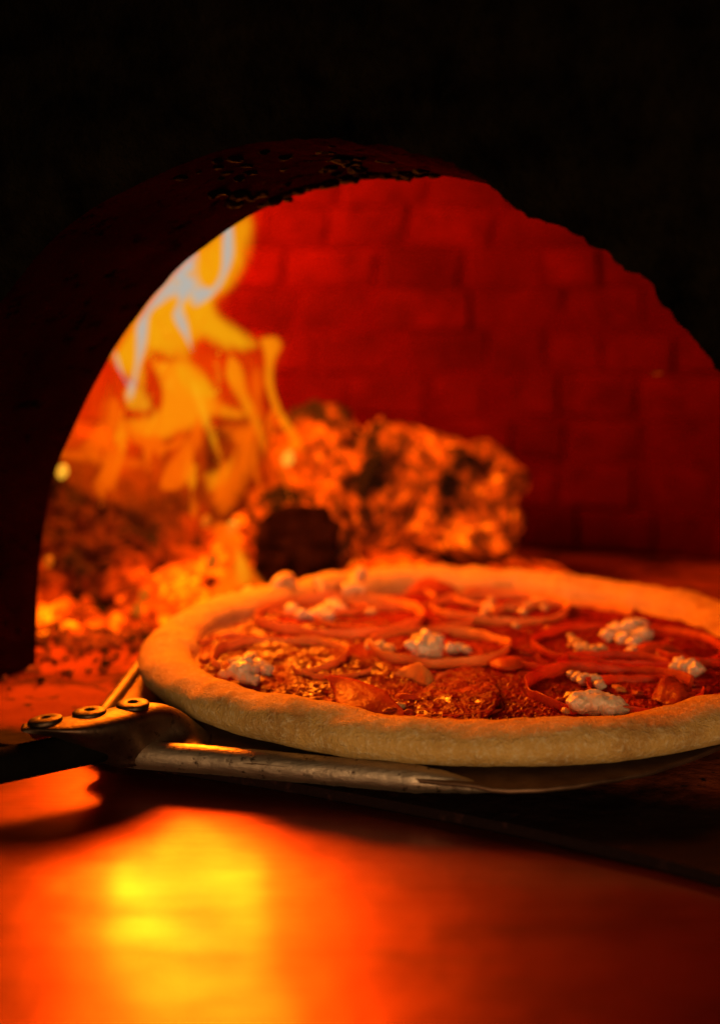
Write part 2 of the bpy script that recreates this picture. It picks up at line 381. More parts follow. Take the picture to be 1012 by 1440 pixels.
# landing shelf outside the mouth
sh = [EDGE - A3*.0012]
sh[0] = EDGE - A3*.0015
V = []
ns = 60
for i in range(ns):
    q = i/(ns-1); P = EDGE - A3*(.0015+q*.75)
    P[:, 2] = -.0035 - .0015*math.exp(-((q-.0)/.01)**2)
    V.append(P)
lip = V[0].copy(); lip[:, 2] = -.03
V = np.vstack([lip]+V)[::1]
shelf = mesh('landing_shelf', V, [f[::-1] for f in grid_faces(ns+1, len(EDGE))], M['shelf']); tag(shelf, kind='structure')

# ================================================================== FIRE
def rocky(c, size, rot, amp, freq, sub=4, seed=0, flat=0.):
    V0, Fc = ICO[sub]; V = V0.copy()
    if flat: V = np.sign(V)*np.abs(V)**(1-flat)
    V = V*np.array(size)
    n = fbm(V*freq+seed*7.7, 5, gain=.55); rid = 1-np.abs(fbm(V*freq*1.7+seed*3.1+40, 3))
    V = V + V0*((n*amp+(rid-.8)*amp*.8)[:, None])
    cz, sz = math.cos(rot[2]), math.sin(rot[2]); cy_, sy_ = math.cos(rot[1]), math.sin(rot[1])
    Ry = np.array([[cy_, 0, sy_], [0, 1, 0], [-sy_, 0, cy_]]); Rz = np.array([[cz, -sz, 0], [sz, cz, 0], [0, 0, 1]])
    return V@Ry.T@Rz.T + np.array(c), Fc
def log(name, c, size, rot, amp, freq, mat, label, seed, flat=.25, sub=5, cat='log'):
    V, Fc = rocky((0, 0, 0), size, rot, amp, freq, sub, seed, flat)
    o = mesh(name, V, Fc, mat); o.location = c; return tag(o, label, cat)
def yz(px, py, y): return at_y(px, py, y)
log('burning_log', yz(425, 745, .90), (.037, .075, .036), (0, .1, math.radians(8)), .012, 45, M['log_ash'], 'blackened log end facing out of the fire, its cut face dark and cracked', 3, .3)
lf = bpy.data.objects['burning_log']
rs = np.random.default_rng(11); kk = 44; aa = np.linspace(0, 2*np.pi, kk, endpoint=False); V = []
for q, dp in ((1., .004), (.93, 0.), (.7, .002), (.4, .003), (.12, .003)):
    r_ = .029*q*(1+.16*fbm(np.stack([np.cos(aa)*1.7, np.sin(aa)*1.7, np.full(kk, 2.)], 1), 3))
    V.append(np.stack([r_*np.cos(aa)*1.0, np.full(kk, -.0880+dp), r_*np.sin(aa)*1.05], 1))
V = np.vstack(V); V = V+(fbm(V*110, 4)*.0045)[:, None]
mesh('cut_face', V, grid_faces(5, kk, True)+[tuple(range(4*kk, 5*kk))], M['coal_black'], lf)
log('burning_log', yz(445, 640, .95), (.034, .05, .036), (0, -.3, math.radians(20)), .014, 40, M['log_ash'], 'upright ash flecked log stump standing behind the blackened log end', 5)
log('ash_log', yz(606, 708, .955), (.064, .045, .050), (0, .24, math.radians(-12)), .022, 26, M['log_ash'], 'largest burnt log, pale orange with ash, right of the fire', 8)
log('ash_log', yz(528, 685, .93), (.032, .03, .050), (0, .5, .4), .010, 60, M['log_ash'], 'ash covered chunk of log wedged between black log end and largest log', 9, sub=4)
log('ash_log', yz(686, 745, .93), (.024, .022, .028), (0, .2, 1.), .008, 60, M['log_ash'], 'small ashy log stub at the right foot of the largest log', 12, sub=4)
log('charred_log', yz(225, 705, .93), (.058, .028, .024), (0, .28, math.radians(12)), .012, 44, M['log_dark'], 'charred black log lying in the embers under the flames', 15)
log('charred_log', yz(290, 640, .98), (.06, .03, .022), (0, -.25, math.radians(-20)), .012, 44, M['log_dark'], 'dark log at the back of the fire, crossed by flame tongues', 18)
log('charred_log', yz(110, 640, .93), (.035, .03, .022), (0, -.2, math.radians(35)), .012, 44, M['ember'], 'glowing log chunk beside the left pillar of the oven mouth', 21)
# ember mound and ash: one mass nobody could count
gx, gy = np.meshgrid(np.linspace(-.36, .16, 210), np.linspace(.64, 1.06, 170))
P = np.stack([gx.ravel(), gy.ravel(), np.zeros(gx.size)], 1)
h = .070*np.exp(-(((P[:, 0]+.24)/.085)**2+((P[:, 1]-.92)/.075)**2)) + .042*np.exp(-(((P[:, 0]+.13)/.12)**2+((P[:, 1]-.93)/.09)**2)) + .020*np.exp(-(((P[:, 0]-.06)/.10)**2+((P[:, 1]-.95)/.06)**2))
h = h*(1+.55*fbm(P*34, 4)) + np.clip(h*30, 0, 1)*(fbm(P*70, 4)*.006) - .004
P[:, 2] = h
o = mesh('ember_bed', P, grid_faces(170, 210), M['ember']); tag(o, kind='stuff')
def chunks(name, spots, mat, seed):
    r = np.random.default_rng(seed); VV, FF, n = [], [], 0
    V0, F0 = ICO[2]
    for (c, s) in spots:
        V = V0*np.array([r.uniform(.6, 1.4), r.uniform(.6, 1.4), r.uniform(.5, 1.)])*s
        V = V + V0*(fbm(V/s*1.3+r.uniform(0, 90), 3)*s*.55)[:, None]
        a = r.uniform(0, 6.28); V = V@np.array([[math.cos(a), -math.sin(a), 0], [math.sin(a), math.cos(a), 0], [0, 0, 1]]).T
        VV.append(V+np.array(c)); FF += [tuple(i+n for i in f) for f in F0]; n += len(V)
    o = mesh(name, np.vstack(VV), FF, mat); tag(o, kind='stuff'); return o
def mound(x, y):
    return .070*math.exp(-(((x+.24)/.085)**2+((y-.92)/.075)**2)) + .042*math.exp(-(((x+.13)/.12)**2+((y-.93)/.09)**2)) + .020*math.exp(-(((x-.06)/.10)**2+((y-.95)/.06)**2))
sp = []
for _ in range(520):
    x, y = rng.normal(-.20, .075), rng.normal(.89, .06)
    if y < .70 or y > 1.02: continue
    sp.append(((x, y, mound(x, y)*(1+rng.uniform(-.1, .25))), rng.uniform(.003, .0115)))
chunks('ember_chunks', sp, M['ember'], 4)
sp = []
for _ in range(420):
    x, y = rng.normal(-.185, .045), rng.normal(.72, .05)
    if y < .60 or y > .86 or (x+.0)**2 < .012**2: continue
    if (x-.056)**2+(y-.622)**2 < .20**2: continue
    sp.append(((x, y, .0005), rng.uniform(.0008, .0034)*(1.5 if y > .72 else .6)))
chunks('ash_crumbs', sp, M['ash'], 6)
# single bright coals
for px, py, y, s, m, lab in [(405, 645, .86, .0050, 'hot', 'pale yellow glowing coal on top of the black log'), (326, 743, .84, .0046, 'hot', 'pale yellow glowing coal left of the black log end'),
                             (88, 663, .80, .0046, 'hot', 'bright yellow coal against the left pillar of the mouth'), (69, 790, .76, .0036, 'warm', 'orange coal at the foot of the left pillar'),
                             (290, 733, .85, .0042, 'warm', 'small orange coal beneath the flame tongues'), (298, 790, .82, .0050, 'warm', 'oval orange coal left of the base flame'),
                             (203, 838, .80, .0046, 'warm', 'orange coal on the ash in front of the embers'), (193, 858, .78, .0042, 'warm', 'lowest orange coal, just above the crust at left')]:
    V, Fc = rocky((0, 0, 0), (s*.8, s*.8, s*1.15), (0, .3, .4), s*.2, 200, 3, px)
    o = mesh('glowing_coal', V, Fc, M[m]); o.location = at_y(px, py, y); tag(o, lab, 'coal', 'bright coals in the fire')
V, Fc = tube([at_y(917, 526, .8), at_y(930, 525, .8)], .00022, 6); tag(mesh('spark', V, Fc, M['warm']), 'tiny orange spark flying before the brick wall at right', 'spark')

# flames: closed bodies of burning gas, each with its own depth and thickness
flame = empty('flame', at_z(300, 830, 0), 'tall yellow and orange flame with a pale core rising from the logs', 'flame')
def pip(x, y, poly):
    ins = np.zeros(x.shape, bool); n = len(poly)
    for i in range(n):
        (x1, y1), (x2, y2) = poly[i], poly[(i+1) % n]
        c = ((y1 > y) != (y2 > y)) & (x < (x2-x1)*(y-y1)/(y2-y1+1e-12)+x1); ins ^= c
    return ins
def gas(name, px, y0, thick, mat, step=3.0, reach=26, fade=(0., 0.), holes=1.1, lean=0.):
    """body of gas: outline smoothed, thickness swelling from nothing at the rim"""
    poly = spline(list(px)+[px[0]], 160)[:-1]
    x0, y0p = poly.min(0)-4; x1, y1p = poly.max(0)+4
    X, Y = np.meshgrid(np.arange(x0, x1, step), np.arange(y0p, y1p, step))
    ins = pip(X, Y, poly)
    d = np.full(X.shape, 1e9)
    for i in range(len(poly)):
        a, b = poly[i], poly[(i+1) % len(poly)]; ab = b-a; L = (ab@ab)+1e-9
        tt = np.clip(((X-a[0])*ab[0]+(Y-a[1])*ab[1])/L, 0, 1)
        d = np.minimum(d, np.hypot(X-a[0]-tt*ab[0], Y-a[1]-tt*ab[1]))
    e = np.clip(d/reach, 0, 1); th = thick*e*e*(3-2*e)*(.45+.55*e)
    vv = (Y-y0p)/(y1p-y0p)
    for q, f in ((vv, fade[0]), (1-vv, fade[1])):
        if f: e = np.clip(q/f, 0, 1); th = th*e*e*(3-2*e)
    nz = fbm(np.stack([X.ravel()/45, Y.ravel()/80, np.full(X.size, y0*37)], 1), 3).reshape(X.shape)
    wx = X+22*fbm(np.stack([X.ravel()/60, Y.ravel()/50, np.full(X.size, y0*61)], 1), 2).reshape(X.shape)+.25*(Y-y0p)*math.sin(y0*300)
    fil = fbm(np.stack([wx.ravel()/15, Y.ravel()/75, np.full(X.size, y0*53)], 1), 3).reshape(X.shape)
    rid = np.clip(1-1.9*np.abs(fil), 0, 1)**2
    th = th*np.clip(1+holes*nz, .04, 2.4)*((1-.55*min(1, holes))+.95*min(1, holes)*rid)
    wav = .010*fbm(np.stack([X.ravel()/70, Y.ravel()/110, np.full(X.size, y0*91+3)], 1), 2).reshape(X.shape)
    nr_, nc_ = X.shape; idx = -np.ones((2, nr_, nc_), int); V = []; Fc = []
    cells = ins[:-1, :-1] & ins[1:, :-1] & ins[:-1, 1:] & ins[1:, 1:]
    use = np.zeros_like(ins); use[:-1, :-1] |= cells; use[1:, :-1] |= cells; use[:-1, 1:] |= cells; use[1:, 1:] |= cells
    # rim vertices are shared by both sides
    full = np.zeros_like(ins); full[1:-1, 1:-1] = cells[:-1, :-1] & cells[1:, :-1] & cells[:-1, 1:] & cells[1:, 1:]
    for r in range(nr_):
        for c in range(nc_):
            if not use[r, c]: continue
            yc = y0+wav[r, c]+lean*(Y[r, c]-y0p)/(y1p-y0p)
            hh = th[r, c]/2 if full[r, c] else 0
            p = at_y(X[r, c], Y[r, c], yc); idx[0, r, c] = len(V); V.append((p.x, yc-hh, p.z))
            if full[r, c]: idx[1, r, c] = len(V); V.append((p.x, yc+hh, p.z))
            else: idx[1, r, c] = idx[0, r, c]
    for r, c in zip(*np.nonzero(cells)):
        q = [(r, c), (r+1, c), (r+1, c+1), (r, c+1)]
        Fc.append([idx[0][i] for i in q]); b = [idx[1][i] for i in q][::-1]
        if set(b) != set(Fc[-1]): Fc.append(b)
    return child(name, V, Fc, mat, flame)
q2 = lambda L: [(28+x/1.996, 281+y/1.996) for x, y in L]
z2 = lambda L: [(140+x/3.373, 300+y/3.373) for x, y in L]
for i_ in range(26):                                          # thin licking tongues of the lower fire
    x0 = random.uniform(230, 760); y0_ = random.uniform(520, 700); L_ = random.uniform(90, 190); w_ = random.uniform(9, 17); sw = random.uniform(-34, 34); ph = random.uniform(0, 6)
    ys_ = np.linspace(0, 1, 7); cx_ = x0+sw*ys_+9*np.sin(ys_*4+ph); wd_ = w_*np.sin(np.pi*(.08+.84*ys_))**.8
    gas('flame_tongue', q2([(a_-b_, y0_+L_*c_) for a_, b_, c_ in zip(cx_, wd_, ys_)]+[(a_+b_, y0_+L_*c_) for a_, b_, c_ in list(zip(cx_, wd_, ys_))[::-1]]), random.uniform(.79, .84), .075, FL[random.choice(('orange', 'amber', 'orange'))], 2.2, 9, (.35, .4), .9)
inside = np.array([(235, 440), (290, 350), (380, 240), (470, 140), (570, 60), (650, 20), (668, 90), (652, 180), (605, 255), (575, 300), (640, 400), (690, 430), (700, 560), (640, 660), (420, 690), (300, 660), (280, 560)], float)
ns_ = 0
while ns_ < 26:                                                 # streaks of hotter and cooler gas along the draught
    x0 = random.uniform(260, 680); y0_ = random.uniform(160, 560); L_ = random.uniform(80, 190); w_ = random.uniform(7, 20); ph = random.uniform(0, 6)
    ys_ = np.linspace(0, 1, 8); lean_ = .75 if y0_ < 330 else .2
    cx_ = x0+lean_*L_*(1-ys_)+12*np.sin(ys_*5+ph); cy__ = y0_+L_*ys_
    if pip(cx_, cy__, inside).mean() < .99: continue
    wd_ = w_*np.sin(np.pi*(.06+.88*ys_))
    gas('flame_tongue', q2([(a_-b_, c_) for a_, b_, c_ in zip(cx_, wd_, cy__)]+[(a_+b_, c_) for a_, b_, c_ in list(zip(cx_, wd_, cy__))[::-1]]), random.uniform(.775, .81), random.uniform(.010, .024), FL[random.choice(('orange', 'orange', 'hot', 'hot', 'yellow', 'veil'))], 2., 11, (.4, .45), .8)
    ns_ += 1
gas('flame_veil', q2([(120, 560), (220, 380), (400, 180), (600, 20), (690, -20), (690, 110), (650, 230), (600, 300), (650, 350), (740, 370), (770, 420), (740, 520), (790, 610), (850, 690), (830, 800), (700, 880), (640, 960), (560, 1000), (440, 960), (250, 900), (110, 830), (90, 700)]), .87, .085, FL['veil'], 4.5, 46, (0, .3), 1.5)
gas('flame_body', q2([(235, 440), (290, 350), (380, 240), (470, 140), (570, 60), (650, 20), (668, 90), (652, 180), (605, 255), (560, 292), (600, 335), (662, 380), (684, 416), (620, 440), (560, 432), (512, 405), (496, 430), (480, 480), (420, 460), (372, 452), (350, 540), (300, 510), (262, 480)]), .83, .06, FL['yellow'], 2.5, 32, (0, .1), .8)
gas('flame_body', q2([(350, 440), (430, 440), (490, 450), (530, 500), (570, 560), (632, 592), (622, 622), (548, 618), (520, 650), (470, 660), (420, 682), (372, 698), (310, 668), (290, 610), (366, 596), (392, 540)]), .835, .075, FL['amber'], 2.5, 24, (0, .2), .8)
gas('flame_tongue', q2([(282, 540), (312, 500), (345, 515), (374, 556), (370, 594), (330, 604), (294, 588)]), .805, .024, FL['hot'], 2, 12, (.25, 0), .5)
gas('flame_tongue', q2([(420, 430), (500, 450), (560, 520), (560, 570), (480, 575), (410, 540)]), .812, .040, FL['yellow'], 2.5, 34, (.2, .3), .7)
gas('flame_tongue', q2([(540, 560), (580, 560), (640, 585), (640, 622), (560, 625)]), .812, .028, FL['amber'], 2, 26, (.2, .1), .7)
gas('flame_core', z2([(640, 40), (648, 190), (606, 310), (546, 398), (455, 455), (406, 428), (430, 530), (442, 660), (386, 580), (338, 490), (360, 410), (300, 440), (248, 490), (234, 620), (190, 770), (168, 880), (124, 908), (114, 860), (156, 740), (164, 600), (176, 510), (270, 370), (390, 230), (470, 170), (482, 290), (520, 345), (566, 270), (580, 60)]), .797, .034, FL['core'], 1.6, 19, (0, .15), .5)
gas('flame_core', z2([(60, 630), (95, 670), (120, 750), (168, 830), (156, 884), (112, 800), (72, 720)]), .801, .016, FL['core'], 1.6, 14, (0, .2), .5)
gas('flame_tongue', q2([(664, 384), (722, 378), (742, 412), (722, 455), (718, 520), (742, 590), (785, 655), (810, 720), (770, 700), (715, 610), (684, 525), (680, 440)]), .84, .034, FL['amber'], 2, 9, (0, .35), .6)
gas('flame_tongue', q2([(585, 420), (630, 465), (648, 540), (672, 600), (700, 690), (690, 745), (650, 650), (604, 565), (572, 490)]), .835, .034, FL['amber'], 2, 11, (.1, .4), .8)
gas('flame_tongue', q2([(640, 450), (690, 470), (690, 560), (700, 640), (660, 640), (640, 560)]), .85, .03, FL['orange'], 2.5, 16, (.2, .3), .9)
gas('flame_tongue', q2([(530, 630), (665, 612), (690, 700), (656, 790), (614, 862), (582, 900), (543, 890), (514, 826), (496, 768), (550, 750), (592, 706), (566, 664)]), .82, .07, FL['orange'], 2.5, 30, (.15, .2), .8)
gas('flame_tongue', q2([(500, 760), (560, 740), (614, 700), (590, 792), (528, 830)]), .79, .026, FL['amber'], 2, 20, (.1, .2), .5)
gas('flame_tongue', q2([(474, 480), (504, 515), (530, 580), (552, 660), (556, 740), (530, 690), (506, 625), (480, 550)]), .80, .030, FL['hot'], 1.8, 12, (.2, .45), .5)
gas('flame_tongue', q2([(436, 700), (480, 640), (500, 640), (496, 725), (474, 798), (430, 824), (394, 792), (406, 740)]), .79, .07, FL['orange'], 2, 16, (.35, .1), .8)
gas('flame_tongue', q2([(450, 740), (484, 715), (482, 780), (452, 802)]), .79, .022, FL['amber'], 1.8, 12, (.4, .1), .4)
gas('flame_tongue', q2([(250, 550), (278, 560), (286, 640), (302, 725), (278, 725), (256, 650)]), .80, .06, FL['orange'], 2, 9, (.2, .3), .7)
gas('flame_tongue', q2([(290, 600), (345, 645), (400, 680), (470, 650), (456, 694), (400, 716), (335, 700), (280, 650)]), .80, .075, FL['orange'], 2, 15, (.1, .1), .9)
gas('flame_tongue', q2([(110, 690), (230, 700), (320, 715), (380, 745), (300, 764), (220, 750), (100, 730)]), .83, .03, FL['orange'], 2.5, 13, (0, 0), 1.4)
gas('flame_tongue', q2([(120, 600), (200, 560), (260, 570), (250, 640), (180, 660), (110, 660)]), .85, .05, FL['veil'], 3, 22, (0, .2), 1.6)
gas('flame_tongue', q2([(476, 826), (497, 836), (506, 880), (488, 900), (472, 872)]), .80, .022, FL['orange'], 1.8, 7, (.2, .2), .4)
gas('flame_tongue', q2([(540, 890), (616, 905), (640, 970), (664, 1030), (700, 1090), (620, 1120), (530, 1110), (562, 1040), (578, 985), (530, 940)]), .785, .05, FL['orange'], 2.2, 20, (.15, .1), .8)
gas('flame_tongue', q2([(596, 940), (626, 985), (656, 1050), (650, 1085), (590, 1085), (596, 1010)]), .775, .03, FL['hot'], 2, 15, (.3, .1), .5)
gas('flame_tongue', q2([(740, 590), (800, 575), (850, 610), (830, 680), (790, 720), (750, 660)]), .83, .024, FL['veil'], 2.5, 20, (.1, .3), 1.)
gas('flame_tongue', q2([(360, 880), (440, 860), (520, 900), (560, 960), (520, 1040), (420, 1050), (360, 980)]), .80, .03, FL['veil'], 3, 34, (.3, .3), 1.4)

# ================================================================== PEEL
ZB = .0105
peel = empty('pizza_peel', at_z(120, 1040, .01), 'worn steel pizza peel with a riveted dark handle, carrying the pizza', 'pizza peel')
bl = [at_z(x, y, ZB) for x, y in [(162, 1052), (230, 1062), (400, 1078), (560, 1092), (690, 1108), (760, 1109), (850, 1098), (930, 1080), (1012, 1050), (1080, 1012)]]
bl += [Vector(p) for p in [(.198, .60, ZB), (.185, .68, ZB), (.12, .75, ZB), (.02, .765, ZB), (-.07, .72, ZB)]]
bl += [at_z(x, y, ZB) for x, y in [(208, 920), (192, 945), (168, 975), (150, 1000), (140, 1025)]]
bl = spline(bl+[bl[0]], 160)[:-1]
cenb = bl.mean(0); V = [cenb]
nb_ = len(bl); rr = [.5, .8, .93, .97, .99, 1.0]
for q in rr:
    P = cenb+(bl-cenb)*q; P[:, 2] += fbm(P*20, 2)*.0006 + (fbm(P*160, 3)*.0009 if q > .985 else 0); V += list(P)
V = np.vstack(V); Fc = [(0, 1+(i+1) % nb_, 1+i) for i in range(nb_)]
Fc = [f[::-1] for f in Fc]
for q in range(len(rr)-1):
    for i in range(nb_):
        j = (i+1) % nb_; Fc.append((1+q*nb_+i, 1+(q+1)*nb_+i, 1+(q+1)*nb_+j, 1+q*nb_+j))
o = child('blade', V, Fc, M['blade'], peel); md = o.modifiers.new('t', 'SOLIDIFY'); md.thickness = .0016; md.offset = -1
hp = spline([at_z(x, y, .0085) for x, y in [(140, 1045), (165, 1055), (210, 1062), (300, 1069), (420, 1080), (540, 1091), (620, 1099), (662, 1106), (690, 1112)]], 90)
rad = .0060*np.interp(np.linspace(0, 1, 90), [0, .08, .82, .93, 1], [.9, 1, .92, .55, .12])
V, Fc = tube(hp, rad, 20); V = np.array(V); V = V+(fbm(V*300, 3)*.00022)[:, None]
child('rolled_hem', V, Fc, M['steel'], peel)
hp = spline([at_z(x, y, .0105) for x, y in [(140, 1012), (150, 998), (172, 970), (196, 938), (216, 912), (240, 890)]], 40)
V, Fc = tube(hp, .0036, 16); child('rolled_hem', V, Fc, M['bracket'], peel)
# bracket: bent sheet from the blade up over the handle
cols = [  # (back edge px, z), (fold px, z), (mid px, z), (bottom px, z)
    ((36, 1013, .0265), (30, 1021, .0270), (29, 1026, .0262), (31, 1031, .0250)),
    ((62, 1004, .0275), (56, 1023, .0275), (56, 1028, .0262), (58, 1033, .0245)),
    ((97, 998, .0285), (88, 1026, .0280), (92, 1034, .0245), (95, 1040, .0210)),
    ((138, 991, .0290), (118, 1021, .0285), (124, 1040, .0220), (124, 1061, .0130)),
    ((168, 983, .0295), (155, 1012, .0290), (158, 1042, .0200), (150, 1076, .0060)),
    ((205, 978, .0295), (198, 1002, .0290), (194, 1034, .0200), (184, 1083, .0035)),
    ((233, 982, .0280), (228, 999, .0270), (217, 1030, .0175), (222, 1064, .0090)),
    ((257, 993, .0240), (252, 1008, .0225), (240, 1034, .0150), (244, 1058, .0105)),
    ((276, 1010, .0175), (274, 1024, .0165), (266, 1040, .0130), (268, 1058, .0105)),
    ((298, 1032, .0110), (297, 1042, .0110), (294, 1050, .0108), (298, 1060, .0105)),
]
V = np.array([list(at_z(*p)) for c in cols for p in c]).reshape(len(cols), 4, 3)
back = V[:, 0:1].copy(); back[:, 0, 1] += .004; back[:, 0, 2] = np.maximum(back[:, 0, 2]-.010, .0095)
V = np.concatenate([back, V], 1)
o = child('bracket', V.reshape(-1, 3), grid_faces(len(cols), 5), M['bracket'], peel)
md = o.modifiers.new('s', 'SUBSURF'); md.levels = 3; md.render_levels = 3
md = o.modifiers.new('t', 'SOLIDIFY'); md.thickness = .0016; md.offset = -1
# rivets
def lathe(prof, n=40):
    V = []; 
    for r, z in prof:
        for k in range(n): a = 2*math.pi*k/n; V.append((r*math.cos(a), r*math.sin(a), z))
    return V, grid_faces(len(prof), n, True)
rp = [(.0076, -.002), (.0078, .0002), (.0074, .0009), (.0064, .0014), (.0052, .0017), (.0036, .0018), (.0029, .0016), (.0025, .0016), (.0023, .0002), (.0012, -.0004), (.00001, -.0005)]
V, Fc = lathe(rp); rv = None
for px, py, z, tx, ty in [(187, 990, .0292, .04, .0), (126, 1001, .0288, .0, -.04), (64, 1012, .0280, -.02, -.10)]:
    p = at_z(px, py, z)
    if rv is None: o = mesh('rivet', V, Fc, M['rivet'], peel); rv = o
    else: o = rv.copy(); COL.objects.link(o); o.parent = peel
    o.location = p-Vector(peel.location); o.rotation_euler = (tx, ty, 0); o.scale = (.88, .88, .62)
h0, h1 = at_z(178, 1040, .0145), at_z(20, 1073, .0145)
d = (h1-h0).normalized(); hp = [h0+d*q for q in np.linspace(-.004, .62, 40)]
V, Fc = tube(hp, np.r_[.005, np.full(39, .0070)], 24); child('handle', V, Fc, M['handle'], peel)

# ================================================================== PIZZA
PC = np.array([.058, .632]); PR = .1705; Z0 = .0124
pizza = empty('pizza', (PC[0], PC[1], Z0), 'raw round pizza with a thick floury rim and red sauce, resting on the steel peel', 'pizza')
nt = 540; th = np.linspace(0, 2*np.pi, nt, endpoint=False)
cs = np.stack([np.cos(th), np.sin(th), np.zeros(nt)], 1)
wob = fbm(cs*1.6+3, 3); wob2 = fbm(cs*3.1+9, 3); wob3 = fbm(cs*2.2+21, 3)
RO = PR*(1+.016*wob); A = .0132*(1+.20*wob2); B = .0090*(1+.16*wob3+0.28*np.clip(np.sin(th), 0, 1)**1.5)
sec = [('abs', 0, 0), ('in', 2.2, 0), ('in', 1.5, 0)] + [('arc', a, 0) for a in np.linspace(-75, 178, 30)] + [('in', 2.25, .0068), ('in', 2.9, .0065)]
V = []
for kd, a, b in sec:
    if kd == 'abs': rho, z = np.full(nt, .02), np.full(nt, 0.)
    elif kd == 'in': rho, z = RO-A*a, np.full(nt, b)
    else:
        ar = math.radians(a); rho = RO-A+A*math.cos(ar)*(1.0 if a < 90 else 1.12); z = B+B*math.sin(ar)
        z = np.maximum(z, 0) if a < 0 else np.maximum(z, .004)
    V.append(np.stack([PC[0]+rho*np.cos(th), PC[1]+rho*np.sin(th), Z0+z], 1))
V = np.vstack(V)
nrm = np.stack([V[:, 0]-PC[0], V[:, 1]-PC[1], np.zeros(len(V))], 1); nrm /= np.linalg.norm(nrm, axis=1)[:, None]+1e-9
up = np.clip((V[:, 2]-Z0)/.02, 0, 1); nrm = nrm*(1-up)[:, None]+np.outer(up, [0, 0, 1.])
V = V+nrm*(fbm(V*30+4, 3)*.0016 + fbm(V*75, 4)*.0019 + fbm(V*330, 3)*.00045)[:, None]
V[:, 2] = np.maximum(V[:, 2], Z0-.0004)
child('crust', V, grid_faces(len(sec), nt, True), M['dough'], pizza)
n = 600; g = np.linspace(-.146, .146, n); X, Y = np.meshgrid(g, g); rad_ = np.hypot(X, Y)
P = np.stack([X.ravel()+PC[0], Y.ravel()+PC[1], np.zeros(n*n)], 1)
wet = np.clip(fbm(P*24+3, 3)*1.6+.45 - (P[:, 0]-PC[0])*3.0, 0, 1)
def cells(P, f):
    Q = P[:, :2]*f; I = np.floor(Q); best = np.full(len(Q), 9.)
    for a in (-1, 0, 1):
        for b in (-1, 0, 1):
            C = I+(a, b); k0 = C.astype(np.int64) & 0xffffffff; z0 = np.zeros(len(Q), np.int64)
            c = C+np.stack([_hash(k0[:, 0], k0[:, 1], z0), _hash(k0[:, 0], k0[:, 1], z0+7)], 1)
            best = np.minimum(best, np.hypot(*(Q-c).T))
    return 1-np.clip(best, 0, 1)
grain = (cells(P, 820)-.5)*.9+(cells(P, 430)-.5)*.8; gr2 = cells(P, 1300)-.5; lump = fbm(P*85+4, 4)
zz = Z0+.0092 + lump*.0021 + (1-.6*wet)*(grain*.00085+gr2*.0004)+wet*fbm(P*np.array([120., 280., 1.]), 3)*.0022 + fbm(P*28, 2)*.0014
zz = zz - np.clip((rad_.ravel()-.132)/.012, 0, 1)*.0025
P[:, 2] = zz
ok = rad_ < .1445; fs = []
for r in range(n-1):
    for c_ in np.nonzero(ok[r, :-1] & ok[r+1, :-1] & ok[r, 1:] & ok[r+1, 1:])[0]:
        i = r*n+int(c_); fs.append((i, i+1, i+n+1, i+n))
used = np.zeros(n*n, bool); used[np.array(fs).ravel()] = True; remap = np.cumsum(used)-1
child('sauce', P[used], remap[np.array(fs)].tolist(), M['sauce'], pizza)
ZS = Z0+.0096                                                # top of the sauce

# onion rings: thin bands leaning a little, some cut open
def ring(px, py, rpx, hgt, label, t0=0, t1=360, lean=.35, tilt=(0, 0), seed=0, mat='onion', squash=1., thick=.0012, lift=0., rot=0., name='onion_ring'):
    c = at_z(px, py, ZS+hgt*.5); dep = (c-EYE).length; r0 = rpx/FPX*dep
    closed = t1-t0 >= 360; nn = 110; ts = np.radians(np.linspace(t0, t1, nn, endpoint=not closed))
    q = np.stack([np.cos(ts)*1.2, np.sin(ts)*1.2, np.full(nn, seed*5.)], 1)
    rr_ = r0*(1+.10*fbm(q*1.0, 3)); zw = fbm(q*1.3+30, 3)*.0024; hh = hgt*(1+.28*fbm(q*1.5+60, 3))
    V = []
    sect = [(-.5, 0), (-.5, .5), (-.42, .93), (-.2, 1.), (.2, 1.), (.42, .93), (.5, .5), (.5, 0)]
    for u, v in sect:
        rho = rr_+u*thick*(1-.25*v)+lean*hh*v
        x = rho*np.cos(ts); y = squash*rho*np.sin(ts); ca, sa = math.cos(rot), math.sin(rot); x, y = x*ca-y*sa, x*sa+y*ca
        z = ZS-.0008+lift+zw*.8+hh*v + x*tilt[0]+y*tilt[1]
        V.append(np.stack([c.x+x, c.y+y, z], 1))
    V = np.array(V)                                         # (8, nn, 3)
    V = V + (fbm(V.reshape(-1, 3)*260+seed, 2)*.00028).reshape(8, nn)[:, :, None]
    Fc = []
    for a in range(8):
        b = (a+1) % 8
        for i in range(nn if closed else nn-1):
            j = (i+1) % nn; Fc.append((a*nn+i, a*nn+j, b*nn+j, b*nn+i))
    if not closed: Fc += [[a*nn for a in range(8)], [a*nn+nn-1 for a in range(8)][::-1]]
    base = np.array([c.x, c.y, ZS])
    o = mesh(name, V.reshape(-1, 3), Fc, M[mat], off=base); return tag(o, label, 'onion ring', 'onion rings on the pizza')
ring(475, 864, 112, 0.0063, 'large onion ring at the back left with long cheese strip inside', seed=1, lean=0.21, squash=.95)
ring(396, 920, 92, 0.0052, 'onion ring at front left, cut open beside a cheese lump', -70, 215, lean=0.19, seed=2, squash=1.)
ring(617, 906, 96, 0.0052, 'closed onion ring holding the roundest white cheese ball', seed=3, lean=0.21)
ring(705, 853, 92, 0.0055, 'onion ring at the back right around a cheese crescent', seed=4, lean=0.25)
ring(862, 966, 118, 0.0057, 'wide red onion ring touching the front right rim', 15, 352, lean=0.21, seed=5, mat='redonion', squash=.95)
ring(880, 905, 122, 0.0050, 'wide red onion ring around the lumpy cheese pile at right', seed=6, lean=0.21, mat='redonion', squash=.95)
